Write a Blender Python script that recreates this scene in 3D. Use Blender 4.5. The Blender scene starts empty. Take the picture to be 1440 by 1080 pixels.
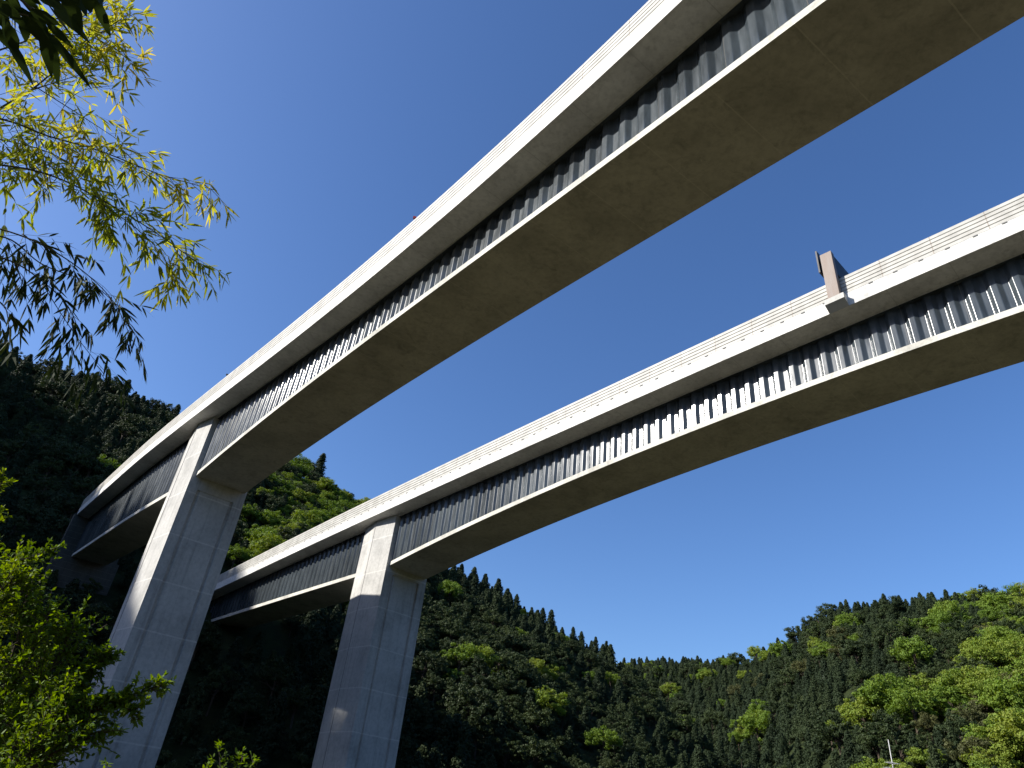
import bpy, math, random
import numpy as np
from mathutils import Vector, Matrix

rng = np.random.default_rng(11)
random.seed(5)
scene = bpy.context.scene
COL = scene.collection
sin, cos, tan, rad, pi = math.sin, math.cos, math.tan, math.radians, math.pi

# ------------------------------------------------------------------ camera (metres; camera eye is the origin, +Z up, +Y is ahead)
F_PX, PITCH, ROLL = 978.64, 0.58029, 0.12044
_f = np.array([0, cos(PITCH), sin(PITCH)]); _u0 = np.array([0, -sin(PITCH), cos(PITCH)]); _r0 = np.array([1.0, 0, 0])
CR = _r0 * cos(ROLL) + _u0 * sin(ROLL); CU = -_r0 * sin(ROLL) + _u0 * cos(ROLL)
cam = bpy.data.cameras.new("camera"); cam_o = bpy.data.objects.new("camera", cam); COL.objects.link(cam_o)
cam.sensor_width = 36.0; cam.lens = 36.0 * F_PX / 1440.0; cam.clip_start = 0.05; cam.clip_end = 5000
cam_o.matrix_world = Matrix(((CR[0], CU[0], -_f[0], 0), (CR[1], CU[1], -_f[1], 0), (CR[2], CU[2], -_f[2], 0), (0, 0, 0, 1)))
scene.camera = cam_o

def ray(u, v):
    d = CR * (u - 720) / F_PX - CU * (v - 540) / F_PX + _f
    return d / np.linalg.norm(d)
def at(u, v, dist):                       # a surveyed point: bearing read from the photograph, distance measured/estimated
    return ray(u, v) * dist
def pix(P):
    P = np.asarray(P, float); d = P @ _f
    return 720 + F_PX * (P @ CR) / d, 540 - F_PX * (P @ CU) / d, d

# ------------------------------------------------------------------ light
SUN_AZ, SUN_EL = -97.0, 32.0
sun_dir = np.array([sin(rad(SUN_AZ)) * cos(rad(SUN_EL)), cos(rad(SUN_AZ)) * cos(rad(SUN_EL)), sin(rad(SUN_EL))])
w = bpy.data.worlds.new("World"); scene.world = w; w.use_nodes = True
nt = w.node_tree; bg = nt.nodes["Background"]
sky = nt.nodes.new("ShaderNodeTexSky"); sky.sky_type = 'NISHITA'; sky.sun_disc = False
sky.sun_elevation = rad(SUN_EL); sky.sun_rotation = rad(SUN_AZ)
sky.air_density = 1.0; sky.dust_density = 1.3; sky.ozone_density = 5.0; sky.altitude = 200
hs = nt.nodes.new("ShaderNodeHueSaturation"); hs.inputs["Saturation"].default_value = 1.12; hs.inputs["Hue"].default_value = 0.506; nt.links.new(sky.outputs[0], hs.inputs["Color"]); nt.links.new(hs.outputs[0], bg.inputs[0]); bg.inputs[1].default_value = 0.107
sl = bpy.data.lights.new("sun", 'SUN'); sl.energy = 4.6; sl.angle = rad(0.53); sl.color = (1.0, 0.955, 0.885)
so = bpy.data.objects.new("sun", sl); COL.objects.link(so)
so.rotation_euler = Vector(-sun_dir).to_track_quat('-Z', 'Y').to_euler()
scene.view_settings.view_transform = 'Standard'; scene.view_settings.look = 'None'
scene.view_settings.gamma = 1.0; scene.view_settings.use_curve_mapping = False
scene.view_settings.exposure = 0.85
scene.cycles.max_bounces = 6; scene.cycles.transparent_max_bounces = 4

# ------------------------------------------------------------------ materials
def new_mat(name, rough=0.8, spec=0.3):
    m = bpy.data.materials.new(name); m.use_nodes = True
    b = m.node_tree.nodes["Principled BSDF"]; b.inputs["Roughness"].default_value = rough
    b.inputs["Specular IOR Level"].default_value = spec
    return m, m.node_tree, b
def N(t, kind, **kw):
    n = t.nodes.new(kind)
    for k, v in kw.items():
        if k in n.inputs: n.inputs[k].default_value = v
        else: setattr(n, k, v)
    return n
def ramp(t, stops, src):
    r = t.nodes.new("ShaderNodeValToRGB"); e = r.color_ramp.elements
    while len(e) < len(stops): e.new(0.5)
    for i, (p, c) in enumerate(stops):
        e[i].position = p; e[i].color = (c[0], c[1], c[2], 1) if not isinstance(c, float) else (c, c, c, 1)
    t.links.new(src, r.inputs[0]); return r
def mixc(t, mode, fac, a, b):
    m = t.nodes.new("ShaderNodeMix"); m.data_type = 'RGBA'; m.blend_type = mode
    if isinstance(fac, float): m.inputs[0].default_value = fac
    else: t.links.new(fac, m.inputs[0])
    for i, x in ((6, a), (7, b)):
        if isinstance(x, tuple): m.inputs[i].default_value = (*x, 1)
        else: t.links.new(x, m.inputs[i])
    return m.outputs[2]

def concrete(name, base, joint=None, step=4.8, jw=0.05, jcol=(0.5, 0.5, 0.48), streak=0.5, phase=0.0, blotch=False):
    m, t, b = new_mat(name, 0.85, 0.25)
    tc = N(t, "ShaderNodeTexCoord"); obj = tc.outputs["Object"]
    n1 = N(t, "ShaderNodeTexNoise", Scale=0.22, Detail=6.0, Roughness=0.62); t.links.new(obj, n1.inputs["Vector"])
    n2 = N(t, "ShaderNodeTexNoise", Scale=2.6, Detail=8.0, Roughness=0.7); t.links.new(obj, n2.inputs["Vector"])
    mp = N(t, "ShaderNodeMapping"); mp.inputs["Scale"].default_value = (2.2, 2.2, 0.10); t.links.new(obj, mp.inputs[0])
    n3 = N(t, "ShaderNodeTexNoise", Scale=1.0, Detail=5.0, Roughness=0.6); t.links.new(mp.outputs[0], n3.inputs["Vector"])
    dk = tuple(c * 0.72 for c in base); lt = tuple(min(1, c * 1.12) for c in base)
    r1 = ramp(t, [(0.30, dk), (0.52, base), (0.72, lt)], n1.outputs[0])
    r2 = ramp(t, [(0.30, 0.80), (0.55, 1.0), (0.8, 1.06)], n2.outputs[0])
    r3 = ramp(t, [(0.30, 0.62), (0.48, 1.0), (1.0, 1.0)], n3.outputs[0])
    c = mixc(t, 'MULTIPLY', 1.0, r1.outputs[0], r2.outputs[0])
    c = mixc(t, 'MULTIPLY', streak, c, r3.outputs[0])
    if blotch:
        n4 = N(t, "ShaderNodeTexNoise", Scale=0.75, Detail=9.0, Roughness=0.75, Distortion=0.6); t.links.new(obj, n4.inputs["Vector"])
        r4 = ramp(t, [(0.34, 0.72), (0.48, 0.97), (0.62, 1.0), (0.74, 1.07)], n4.outputs[0]); c = mixc(t, 'MULTIPLY', 1.0, c, r4.outputs[0])
    if joint:
        if joint == 'z':
            sp = N(t, "ShaderNodeSeparateXYZ"); t.links.new(obj, sp.inputs[0]); src = sp.outputs[2]
        else:
            a = N(t, "ShaderNodeAttribute", attribute_name="along"); src = a.outputs["Fac"]
        w0 = N(t, "ShaderNodeTexNoise", Scale=1.5, Detail=2.0); t.links.new(obj, w0.inputs["Vector"])
        ad = N(t, "ShaderNodeMath", operation='MULTIPLY_ADD'); t.links.new(w0.outputs[0], ad.inputs[0]); ad.inputs[1].default_value = 0.05; t.links.new(src, ad.inputs[2])
        ph = N(t, "ShaderNodeMath", operation='ADD'); t.links.new(ad.outputs[0], ph.inputs[0]); ph.inputs[1].default_value = phase + 400 * step
        md = N(t, "ShaderNodeMath", operation='MODULO'); t.links.new(ph.outputs[0], md.inputs[0]); md.inputs[1].default_value = step
        lt_ = N(t, "ShaderNodeMath", operation='LESS_THAN'); t.links.new(md.outputs[0], lt_.inputs[0]); lt_.inputs[1].default_value = jw
        ml = N(t, "ShaderNodeMath", operation='MULTIPLY'); t.links.new(lt_.outputs[0], ml.inputs[0]); t.links.new(n2.outputs[0], ml.inputs[1])
        c = mixc(t, 'MIX', ml.outputs[0], c, jcol)
    t.links.new(c, b.inputs["Base Color"])
    bm = N(t, "ShaderNodeBump", Strength=0.25, Distance=0.03); t.links.new(n2.outputs[0], bm.inputs["Height"]); t.links.new(bm.outputs[0], b.inputs["Normal"])
    return m

M = {}
M['deck'] = concrete("deck_concrete", (0.66, 0.65, 0.61), 'along', 4.8, 0.05, (0.33, 0.32, 0.29), 0.45)
M['soffit'] = concrete("soffit_concrete", (0.60, 0.585, 0.52), 'along', 4.8, 0.07, (0.69, 0.67, 0.60), 0.0, 1.3, True)
M['pier'] = concrete("pier_concrete", (0.49, 0.48, 0.45), 'z', 5.2, 0.16, (0.66, 0.64, 0.59), 0.6, 2.0)
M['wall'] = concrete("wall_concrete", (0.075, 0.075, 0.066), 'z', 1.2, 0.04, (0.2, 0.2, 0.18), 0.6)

def barrier_mat():
    m, t, b = new_mat("barrier_panel", 0.6, 0.4)
    tc = N(t, "ShaderNodeTexCoord")
    n = N(t, "ShaderNodeTexNoise", Scale=0.8, Detail=6.0); t.links.new(tc.outputs["Object"], n.inputs["Vector"])
    r = ramp(t, [(0.35, (0.36, 0.35, 0.315)), (0.65, (0.47, 0.46, 0.42))], n.outputs[0])
    a = N(t, "ShaderNodeAttribute", attribute_name="along")
    md = N(t, "ShaderNodeMath", operation='MODULO'); md.inputs[1].default_value = 4.0
    ad = N(t, "ShaderNodeMath", operation='ADD'); ad.inputs[1].default_value = 800.0
    t.links.new(a.outputs["Fac"], ad.inputs[0]); t.links.new(ad.outputs[0], md.inputs[0])
    l = N(t, "ShaderNodeMath", operation='LESS_THAN'); l.inputs[1].default_value = 0.06; t.links.new(md.outputs[0], l.inputs[0])
    c = mixc(t, 'MIX', l.outputs[0], r.outputs[0], (0.26, 0.22, 0.18))
    t.links.new(c, b.inputs["Base Color"]); return m
M['barrier'] = barrier_mat()

def paint(name, col, rough, spec=0.5, var=0.25, metallic=0.0):
    m, t, b = new_mat(name, rough, spec); b.inputs["Metallic"].default_value = metallic
    tc = N(t, "ShaderNodeTexCoord")
    mp = N(t, "ShaderNodeMapping"); mp.inputs["Scale"].default_value = (1.6, 1.6, 0.25); t.links.new(tc.outputs["Object"], mp.inputs[0])
    n = N(t, "ShaderNodeTexNoise", Scale=1.4, Detail=7.0, Roughness=0.65); t.links.new(mp.outputs[0], n.inputs["Vector"])
    r = ramp(t, [(0.3, tuple(c * (1 - var) for c in col)), (0.7, tuple(c * (1 + var) for c in col))], n.outputs[0])
    t.links.new(r.outputs[0], b.inputs["Base Color"])
    rr = ramp(t, [(0.3, rough * 0.8), (0.7, min(1.0, rough * 1.3))], n.outputs[0]); t.links.new(rr.outputs[0], b.inputs["Roughness"])
    return m
M['web'] = paint("web_steel", (0.042, 0.052, 0.060), 0.21, 0.5, 0.28)
def panel_tones(m):                           # welded plate lengths differ slightly in tone, with a seam between them
    t = m.node_tree; b = t.nodes["Principled BSDF"]; src = b.inputs["Base Color"].links[0].from_socket
    a = N(t, "ShaderNodeAttribute", attribute_name="along")
    dv = N(t, "ShaderNodeMath", operation='DIVIDE'); dv.inputs[1].default_value = 4.5; t.links.new(a.outputs["Fac"], dv.inputs[0])
    fl = N(t, "ShaderNodeMath", operation='FLOOR'); t.links.new(dv.outputs[0], fl.inputs[0])
    wn = N(t, "ShaderNodeTexWhiteNoise"); wn.noise_dimensions = '1D'; t.links.new(fl.outputs[0], wn.inputs["W"])
    r = ramp(t, [(0.0, 0.74), (1.0, 1.22)], wn.outputs["Value"]); c = mixc(t, 'MULTIPLY', 1.0, src, r.outputs[0])
    fr = N(t, "ShaderNodeMath", operation='FRACT'); t.links.new(dv.outputs[0], fr.inputs[0])
    lt = N(t, "ShaderNodeMath", operation='LESS_THAN'); lt.inputs[1].default_value = 0.012; t.links.new(fr.outputs[0], lt.inputs[0])
    c = mixc(t, 'MIX', lt.outputs[0], c, (0.10, 0.10, 0.095)); t.links.new(c, b.inputs["Base Color"])
panel_tones(M['web'])
M['brown'] = paint("brown_steel", (0.20, 0.150, 0.120), 0.55)
M['dark'] = paint("dark_steel", (0.018, 0.017, 0.018), 0.5)
M['slot'] = paint("slot_steel", (0.14, 0.14, 0.135), 0.7)  # dark grey steel of brackets, clamps, stems and edge line
M['aluminium'] = paint("aluminium", (0.55, 0.56, 0.57), 0.35, 0.5, 0.1, 0.6)
M['red'] = paint("red_reflector", (0.45, 0.06, 0.05), 0.4)
M['asphalt'] = paint("asphalt", (0.05, 0.05, 0.05), 0.9)

def leaf_mat(name, c0, c1, c2, trans=0.35, rough=0.5, scale=0.25, spec=0.35):
    m, t, b = new_mat(name, rough, spec)
    out = t.nodes["Material Output"]
    oi = N(t, "ShaderNodeObjectInfo"); tc = N(t, "ShaderNodeTexCoord")
    n = N(t, "ShaderNodeTexNoise", Scale=scale, Detail=5.0, Roughness=0.7); t.links.new(tc.outputs["Object"], n.inputs["Vector"])
    gm = N(t, "ShaderNodeNewGeometry")
    a = N(t, "ShaderNodeMath", operation='MULTIPLY_ADD'); t.links.new(oi.outputs["Random"], a.inputs[0]); a.inputs[1].default_value = 0.55
    a2 = N(t, "ShaderNodeMath", operation='MULTIPLY_ADD'); t.links.new(gm.outputs["Random Per Island"], a2.inputs[0]); a2.inputs[1].default_value = 0.25
    t.links.new(n.outputs[0], a2.inputs[2]); 
    a3 = N(t, "ShaderNodeMath", operation='ADD'); t.links.new(a2.outputs[0], a3.inputs[0]); a3.inputs[1].default_value = -0.38
    t.links.new(a3.outputs[0], a.inputs[2])
    r = ramp(t, [(0.0, c0), (0.5, c1), (1.0, c2)], a.outputs[0])
    t.links.new(r.outputs[0], b.inputs["Base Color"])
    tr = N(t, "ShaderNodeBsdfTranslucent")
    hs = N(t, "ShaderNodeHueSaturation", Hue=0.485, Saturation=1.15, Value=1.5); t.links.new(r.outputs[0], hs.inputs["Color"]); t.links.new(hs.outputs[0], tr.inputs[0])
    mx = N(t, "ShaderNodeMixShader"); mx.inputs[0].default_value = trans
    t.links.new(b.outputs[0], mx.inputs[1]); t.links.new(tr.outputs[0], mx.inputs[2]); t.links.new(mx.outputs[0], out.inputs[0])
    return m
M['cedar'] = leaf_mat("cedar_needles", (0.015, 0.024, 0.011), (0.026, 0.041, 0.017), (0.044, 0.060, 0.021), 0.10, 0.7, 0.35, 0.15)
M['evergreen'] = leaf_mat("evergreen_leaves", (0.018, 0.029, 0.010), (0.032, 0.049, 0.014), (0.054, 0.073, 0.020), 0.15, 0.6, 0.35, 0.2)
M['fresh'] = leaf_mat("fresh_leaves", (0.066, 0.116, 0.018), (0.122, 0.190, 0.023), (0.205, 0.230, 0.034), 0.30, 0.6, 0.3, 0.2)
M['russet'] = leaf_mat("russet_leaves", (0.052, 0.060, 0.022), (0.080, 0.085, 0.028), (0.115, 0.112, 0.038), 0.22, 0.6, 0.3, 0.2)
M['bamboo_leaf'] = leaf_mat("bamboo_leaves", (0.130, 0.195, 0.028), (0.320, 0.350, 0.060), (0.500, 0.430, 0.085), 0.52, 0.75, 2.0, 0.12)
M['bamboo_shaded'] = leaf_mat("bamboo_shaded_leaves", (0.018, 0.032, 0.009), (0.030, 0.048, 0.012), (0.050, 0.062, 0.016), 0.18, 0.7, 2.0, 0.12)  # shaded copy of the bamboo leaves, with the shade in the colour
M['bush_leaf'] = leaf_mat("bush_leaves", (0.055, 0.098, 0.012), (0.112, 0.185, 0.020), (0.210, 0.275, 0.036), 0.40, 0.6, 1.2, 0.18)
M['bark'] = paint("bark", (0.075, 0.058, 0.042), 0.9, 0.2)
M['twig'] = paint("twig", (0.085, 0.075, 0.05), 0.7, 0.3)
M['culm'] = paint("bamboo_culm", (0.16, 0.18, 0.06), 0.45, 0.4)

def ground_mat():
    m, t, b = new_mat("forest_floor", 0.95, 0.1)
    tc = N(t, "ShaderNodeTexCoord")
    n = N(t, "ShaderNodeTexNoise", Scale=0.35, Detail=9.0, Roughness=0.75); t.links.new(tc.outputs["Object"], n.inputs["Vector"])
    r = ramp(t, [(0.3, (0.018, 0.020, 0.010)), (0.55, (0.030, 0.042, 0.014)), (0.8, (0.055, 0.062, 0.024))], n.outputs[0])
    t.links.new(r.outputs[0], b.inputs["Base Color"])
    bm = N(t, "ShaderNodeBump", Strength=1.0, Distance=1.2); t.links.new(n.outputs[0], bm.inputs["Height"]); t.links.new(bm.outputs[0], b.inputs["Normal"])
    return m
M['ground'] = ground_mat()
def gravel_mat():
    m, t, b = new_mat("bounce_gravel_and_grass", 0.95, 0.1)
    tc = N(t, "ShaderNodeTexCoord")
    n = N(t, "ShaderNodeTexNoise", Scale=0.12, Detail=9.0, Roughness=0.7); t.links.new(tc.outputs["Object"], n.inputs["Vector"])
    r = ramp(t, [(0.35, (0.034, 0.034, 0.013)), (0.5, (0.056, 0.047, 0.025)), (0.7, (0.080, 0.066, 0.038))], n.outputs[0])
    t.links.new(r.outputs[0], b.inputs["Base Color"]); return m
M['gravel'] = gravel_mat()  # tone of the unseen floor set to bounce light onto the soffits

# ------------------------------------------------------------------ mesh + object helpers
class MB:
    def __init__(s): s.v = []; s.f = []; s.a = []; s.mi = []
    def add(s, verts, faces, along=None, mi=0):
        o = len(s.v); s.v.extend([tuple(map(float, p)) for p in verts]); s.f.extend([tuple(i + o for i in f) for f in faces])
        s.a.extend(list(along) if along is not None else [0.0] * len(verts)); s.mi.extend([mi] * len(faces))
    def box(s, c, ex, ey, ez):              # centre and three half-axis vectors
        c, ex, ey, ez = map(np.asarray, (c, ex, ey, ez))
        vs = [c + i * ex + j * ey + k * ez for i in (-1, 1) for j in (-1, 1) for k in (-1, 1)]
        s.add(vs, [(0, 1, 3, 2), (4, 6, 7, 5), (0, 4, 5, 1), (2, 3, 7, 6), (0, 2, 6, 4), (1, 5, 7, 3)])
    def tube(s, pts, radii, n=6):
        pts = [np.asarray(p, float) for p in pts]; rings = []
        for i, p in enumerate(pts):
            d = pts[min(i + 1, len(pts) - 1)] - pts[max(i - 1, 0)]; d = d / (np.linalg.norm(d) + 1e-9)
            a = np.cross(d, (0, 0, 1.0)); 
            if np.linalg.norm(a) < 1e-3: a = np.array([1.0, 0, 0])
            a /= np.linalg.norm(a); b = np.cross(d, a)
            rings.append([p + radii[i] * (a * cos(2 * pi * k / n) + b * sin(2 * pi * k / n)) for k in range(n)])
        vs = [q for r in rings for q in r]; fs = []
        for i in range(len(pts) - 1):
            for k in range(n):
                fs.append((i * n + k, i * n + (k + 1) % n, (i + 1) * n + (k + 1) % n, (i + 1) * n + k))
        fs.append(tuple(range(n))[::-1]); fs.append(tuple(range((len(pts) - 1) * n, len(pts) * n)))
        s.add(vs, fs)
    def mesh(s, name, mats, off=(0, 0, 0), smooth=False, along=False):
        me = bpy.data.meshes.new(name)
        v = np.asarray(s.v, float) - np.asarray(off, float)
        me.from_pydata([tuple(p) for p in v], [], s.f); 
        for m in (mats if isinstance(mats, (list, tuple)) else [mats]): me.materials.append(m)
        if any(s.mi): me.polygons.foreach_set("material_index", s.mi)
        if smooth: me.polygons.foreach_set("use_smooth", [True] * len(me.polygons))
        if along:
            at_ = me.attributes.new("along", 'FLOAT', 'POINT'); at_.data.foreach_set("value", s.a)
        me.update(); return me
def link(name, data, parent=None, loc=None):
    o = bpy.data.objects.new(name, data); COL.objects.link(o)
    if loc is not None: o.location = loc
    if parent is not None: o.parent = parent
    return o
def tag(o, label=None, cat=None, group=None, kind=None):
    if label: o["label"] = label
    if cat: o["category"] = cat
    if group: o["group"] = group
    if kind: o["kind"] = kind
    return o
def wloc(o):                                # location of an object built from translations only
    p = np.array(o.location)
    return p + (wloc(o.parent) if o.parent else 0)
def part(name, mb, mat, parent, smooth=False, along=False):
    return link(name, mb.mesh(name, mat, wloc(parent), smooth, along), parent)

# ------------------------------------------------------------------ terrain
AZN = [-180, -140, -118, -104, -97, -90, -82, -77, -72, -68, -60, -50, -45, -40, -35, -31.8, -28, -20, -16, -12.4, -8, -2.9, 0.8, 5.1, 8.6, 11.4, 14.6, 18.4, 24, 45, 60, 90, 140, 180]
ELN = [20, 19, 18, 21, 24, 27, 30.3, 32.0, 30.5, 31.2, 30.0, 27.4, 25.8, 24.8, 25.4, 25.4, 24.9, 24.1, 23.6, 22.2, 20.4, 18.0, 17.3, 15.2, 13.9, 12.6, 9.8, 6.6, 3.0, 3.0, 12, 21, 22, 20]
RRN = [230, 230, 230, 260, 290, 300, 300, 300, 300, 300, 300, 300, 300, 300, 300, 300, 300, 300, 300, 298, 294, 290, 288, 285, 280, 276, 265, 245, 220, 200, 200, 210, 220, 230]
RBN = [(-180, 70), (-120, 75), (-80, 100), (-60, 108), (-35, 122), (-20, 124), (-10, 116), (0, 118), (12, 128), (20, 140), (45, 140), (70, 80), (180, 70)]
EXN = [(-180, .9), (-40, .85), (-20, .82), (-8, .86), (4, .92), (20, .95), (180, .9)]
AZR = [-180, -60, -20, 0, 8, 11.4, 15.7, 20.4, 22.5, 25.7, 28.8, 33.5, 38.9, 50, 70, 100, 140, 180]
ELR = [1, 1, 5, 9, 11.2, 12.6, 12.9, 13.1, 14.1, 16.0, 17.0, 17.2, 16.9, 17.5, 19, 20, 12, 1]
RRR = [500, 560, 620, 620, 620, 620, 600, 540, 490, 450, 430, 425, 420, 410, 400, 400, 450, 500]
RBR = [(-180, 250), (0, 300), (14, 290), (22, 215), (30, 165), (45, 150), (100, 160), (180, 250)]
GZ = -1.6
_ph = rng.uniform(0, 6.28, 24); _kd = rng.normal(size=(24, 2))
def rough_noise(x, y):
    z = 0 * x
    for i in range(24):
        fr = 0.012 * 1.19 ** i; k = _kd[i] / np.linalg.norm(_kd[i])
        z = z + (0.02 / fr) * 0.55 * np.sin(fr * 6.28 * (k[0] * x + k[1] * y) + _ph[i])
    return z
def tp(tab, a): return np.interp(a, [p[0] for p in tab], [p[1] for p in tab])
def terrain(x, y):
    x = np.asarray(x, float); y = np.asarray(y, float)
    r = np.hypot(x, y) + 1e-6; a = np.degrees(np.arctan2(x, y))
    nz = rough_noise(x, y)
    def hill(azs, els, rrs, rb, ex, tree):
        rr = np.interp(a, azs, rrs); zr = rr * np.tan(np.radians(np.interp(a, azs, els))) - tree
        u = np.clip((r - rb) / (rr - rb), 0, 1); h = GZ - 1 + np.maximum(zr - GZ + 1, 0) * u ** ex
        h = h - np.maximum(r - rr, 0) * 0.5
        return h + nz * np.clip(u * 3, 0, 1) * (1 - 0.6 * u)
    hn = hill(AZN, ELN, RRN, tp(RBN, a), tp(EXN, a), 6.5)
    hr = hill(AZR, ELR, RRR, tp(RBR, a), 0.92, 7.5)
    return np.maximum(np.maximum(hn, hr), GZ - 1.5 + 0.10 * nz * np.clip(r / 60, 0, 1) + 1.5 * np.exp(-(r / 12) ** 2))
azs = np.radians(np.concatenate([np.arange(-180, -100, 5.0), np.arange(-100, 50, 0.9), np.arange(50, 180, 5.0)]))
rs = np.concatenate([np.linspace(0.6, 80, 26), np.linspace(83, 300, 84), np.linspace(306, 660, 60), np.array([700, 780, 900, 1200, 1800])])
gx = rs[None, :] * np.sin(azs)[:, None]; gy = rs[None, :] * np.cos(azs)[:, None]
gz = terrain(gx, gy); gz[:, -4:] = np.maximum(gz[:, -4:], GZ - 12)
na, nr = gz.shape
vs = np.stack([gx, gy, gz], -1).reshape(-1, 3); vs = np.vstack([vs, [[0, 0, gz[:, 0].mean()]]])
fh, fv = [], []
for i in range(na):
    j = (i + 1) % na
    for k in range(nr - 1): (fv if rs[k] < 92 else fh).append((i * nr + k, i * nr + k + 1, j * nr + k + 1, j * nr + k))
    fv.append((na * nr, i * nr, j * nr))
for nm, fs, mt, lab in (("hills", fh, M['ground'], "steep forest floor of the hillsides around the viaducts"), ("valley_floor", fv, M['gravel'], "unseen brown gravel and dry grass of the valley floor, toned to bounce light upward")):
    used = sorted({i for f_ in fs for i in f_}); mp_ = {v: i for i, v in enumerate(used)}
    mb = MB(); mb.add(vs[used], [tuple(mp_[i] for i in f_) for f_ in fs])
    tag(link(nm, mb.mesh(nm, mt, smooth=True)), lab, nm.replace("_", " "), kind="structure")

# ------------------------------------------------------------------ viaducts
B1 = dict(k=0.957, x=-39.373, y=79.655, th=-0.89592, c0=2.008e-4, c1=-3.4926e-5, H=42.442, g=-0.05838, sm=52.317, L=55.795, D0=3.703, Dp=8.581, bs=0.0106, se=0.01604)
B2 = dict(k=1.0, x=-16.305, y=97.208, th=-0.8874, c0=3.303e-4, c1=-4.796e-7, H=38.876, g=0.03244, sm=58.578, L=59.711, D0=4.239, Dp=7.288, bs=0.0390, se=-0.0173)
HP, EE, W1, DL, TF, BW = 3.360, 0.110, 2.378, 0.136, 0.555, 6.497
FAS = 1.38                                   # fascia height; the barrier panels stand on it
SG = np.arange(-100, 150, 0.05)
class Viaduct:
    def __init__(s, p):
        s.p = p; SC = np.maximum(SG, -36.0); hd = p['th'] + p['c0'] * SC + p['c1'] * SC ** 2 / 2
        i0 = int(np.argmin(abs(SG)))
        X = np.concatenate([[0], np.cumsum(np.cos((hd[1:] + hd[:-1]) / 2)) * 0.05]); Y = np.concatenate([[0], np.cumsum(np.sin((hd[1:] + hd[:-1]) / 2)) * 0.05])
        s.X = X - X[i0] + p['x']; s.Y = Y - Y[i0] + p['y']; s.hd = hd
    def D(s, a):
        p = s.p
        if a < 0: return p['Dp'] + p['bs'] * a
        return min(p['D0'] + (p['Dp'] - p['D0']) * (abs(a - p['sm']) / p['L']) ** 2, p['Dp'])
    def P(s, a, off, z):                     # station along, offset across (away from the camera), level above the fascia's lower edge
        p = s.p; x = np.interp(a, SG, s.X); y = np.interp(a, SG, s.Y); h = np.interp(a, SG, s.hd)
        return p['k'] * np.array([x - sin(h) * off, y + cos(h) * off, p['H'] + p['g'] * a + z + p['se'] * off])
    def sweep(s, mb, stations, prof, caps=True):
        n = None; vs = []; al = []
        for a in stations:
            pr = prof(a); n = len(pr)
            for (o, z) in pr: vs.append(s.P(a, o, z)); al.append(a)
        fs = []
        for i in range(len(stations) - 1):
            for k in range(n): fs.append((i * n + k, (i + 1) * n + k, (i + 1) * n + (k + 1) % n, i * n + (k + 1) % n))
        if caps: fs.append(tuple(range(n))[::-1]); fs.append(tuple(range((len(stations) - 1) * n, len(stations) * n)))
        mb.add(vs, fs, al)
    def strip(s, mb, stations, prof):        # open ribbon
        vs = []; al = []; n = None
        for a in stations:
            pr = prof(a); n = len(pr)
            for (o, z) in pr: vs.append(s.P(a, o, z)); al.append(a)
        fs = [(i * n + k, (i + 1) * n + k, (i + 1) * n + k + 1, i * n + k + 1) for i in range(len(stations) - 1) for k in range(n - 1)]
        mb.add(vs, fs, al)

def corrugation(s0, s1):                     # stations and offsets of a trapezoidal corrugated plate with rounded bends
    pts = []; P = 1.5; a = s0; base = [(0, -.11), (.43, -.11), (.75, .11), (1.18, .11)]
    while a < s1:
        for (d, o) in base: pts.append((a + d, o))
        a += P
    pts.append((a, -.11)); out = []
    for i in range(1, len(pts) - 1):
        p0, p1, p2 = (np.array(q) for q in (pts[i - 1], pts[i], pts[i + 1]))
        d0 = (p0 - p1) / np.linalg.norm(p0 - p1); d2 = (p2 - p1) / np.linalg.norm(p2 - p1); t = 0.05
        A, C = p1 + d0 * t, p1 + d2 * t
        for u in (0, .25, .5, .75, 1): out.append((1 - u) ** 2 * A + 2 * u * (1 - u) * p1 + u * u * C)
    return [(q[0], q[1]) for q in out if s0 <= q[0] <= s1]

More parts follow.
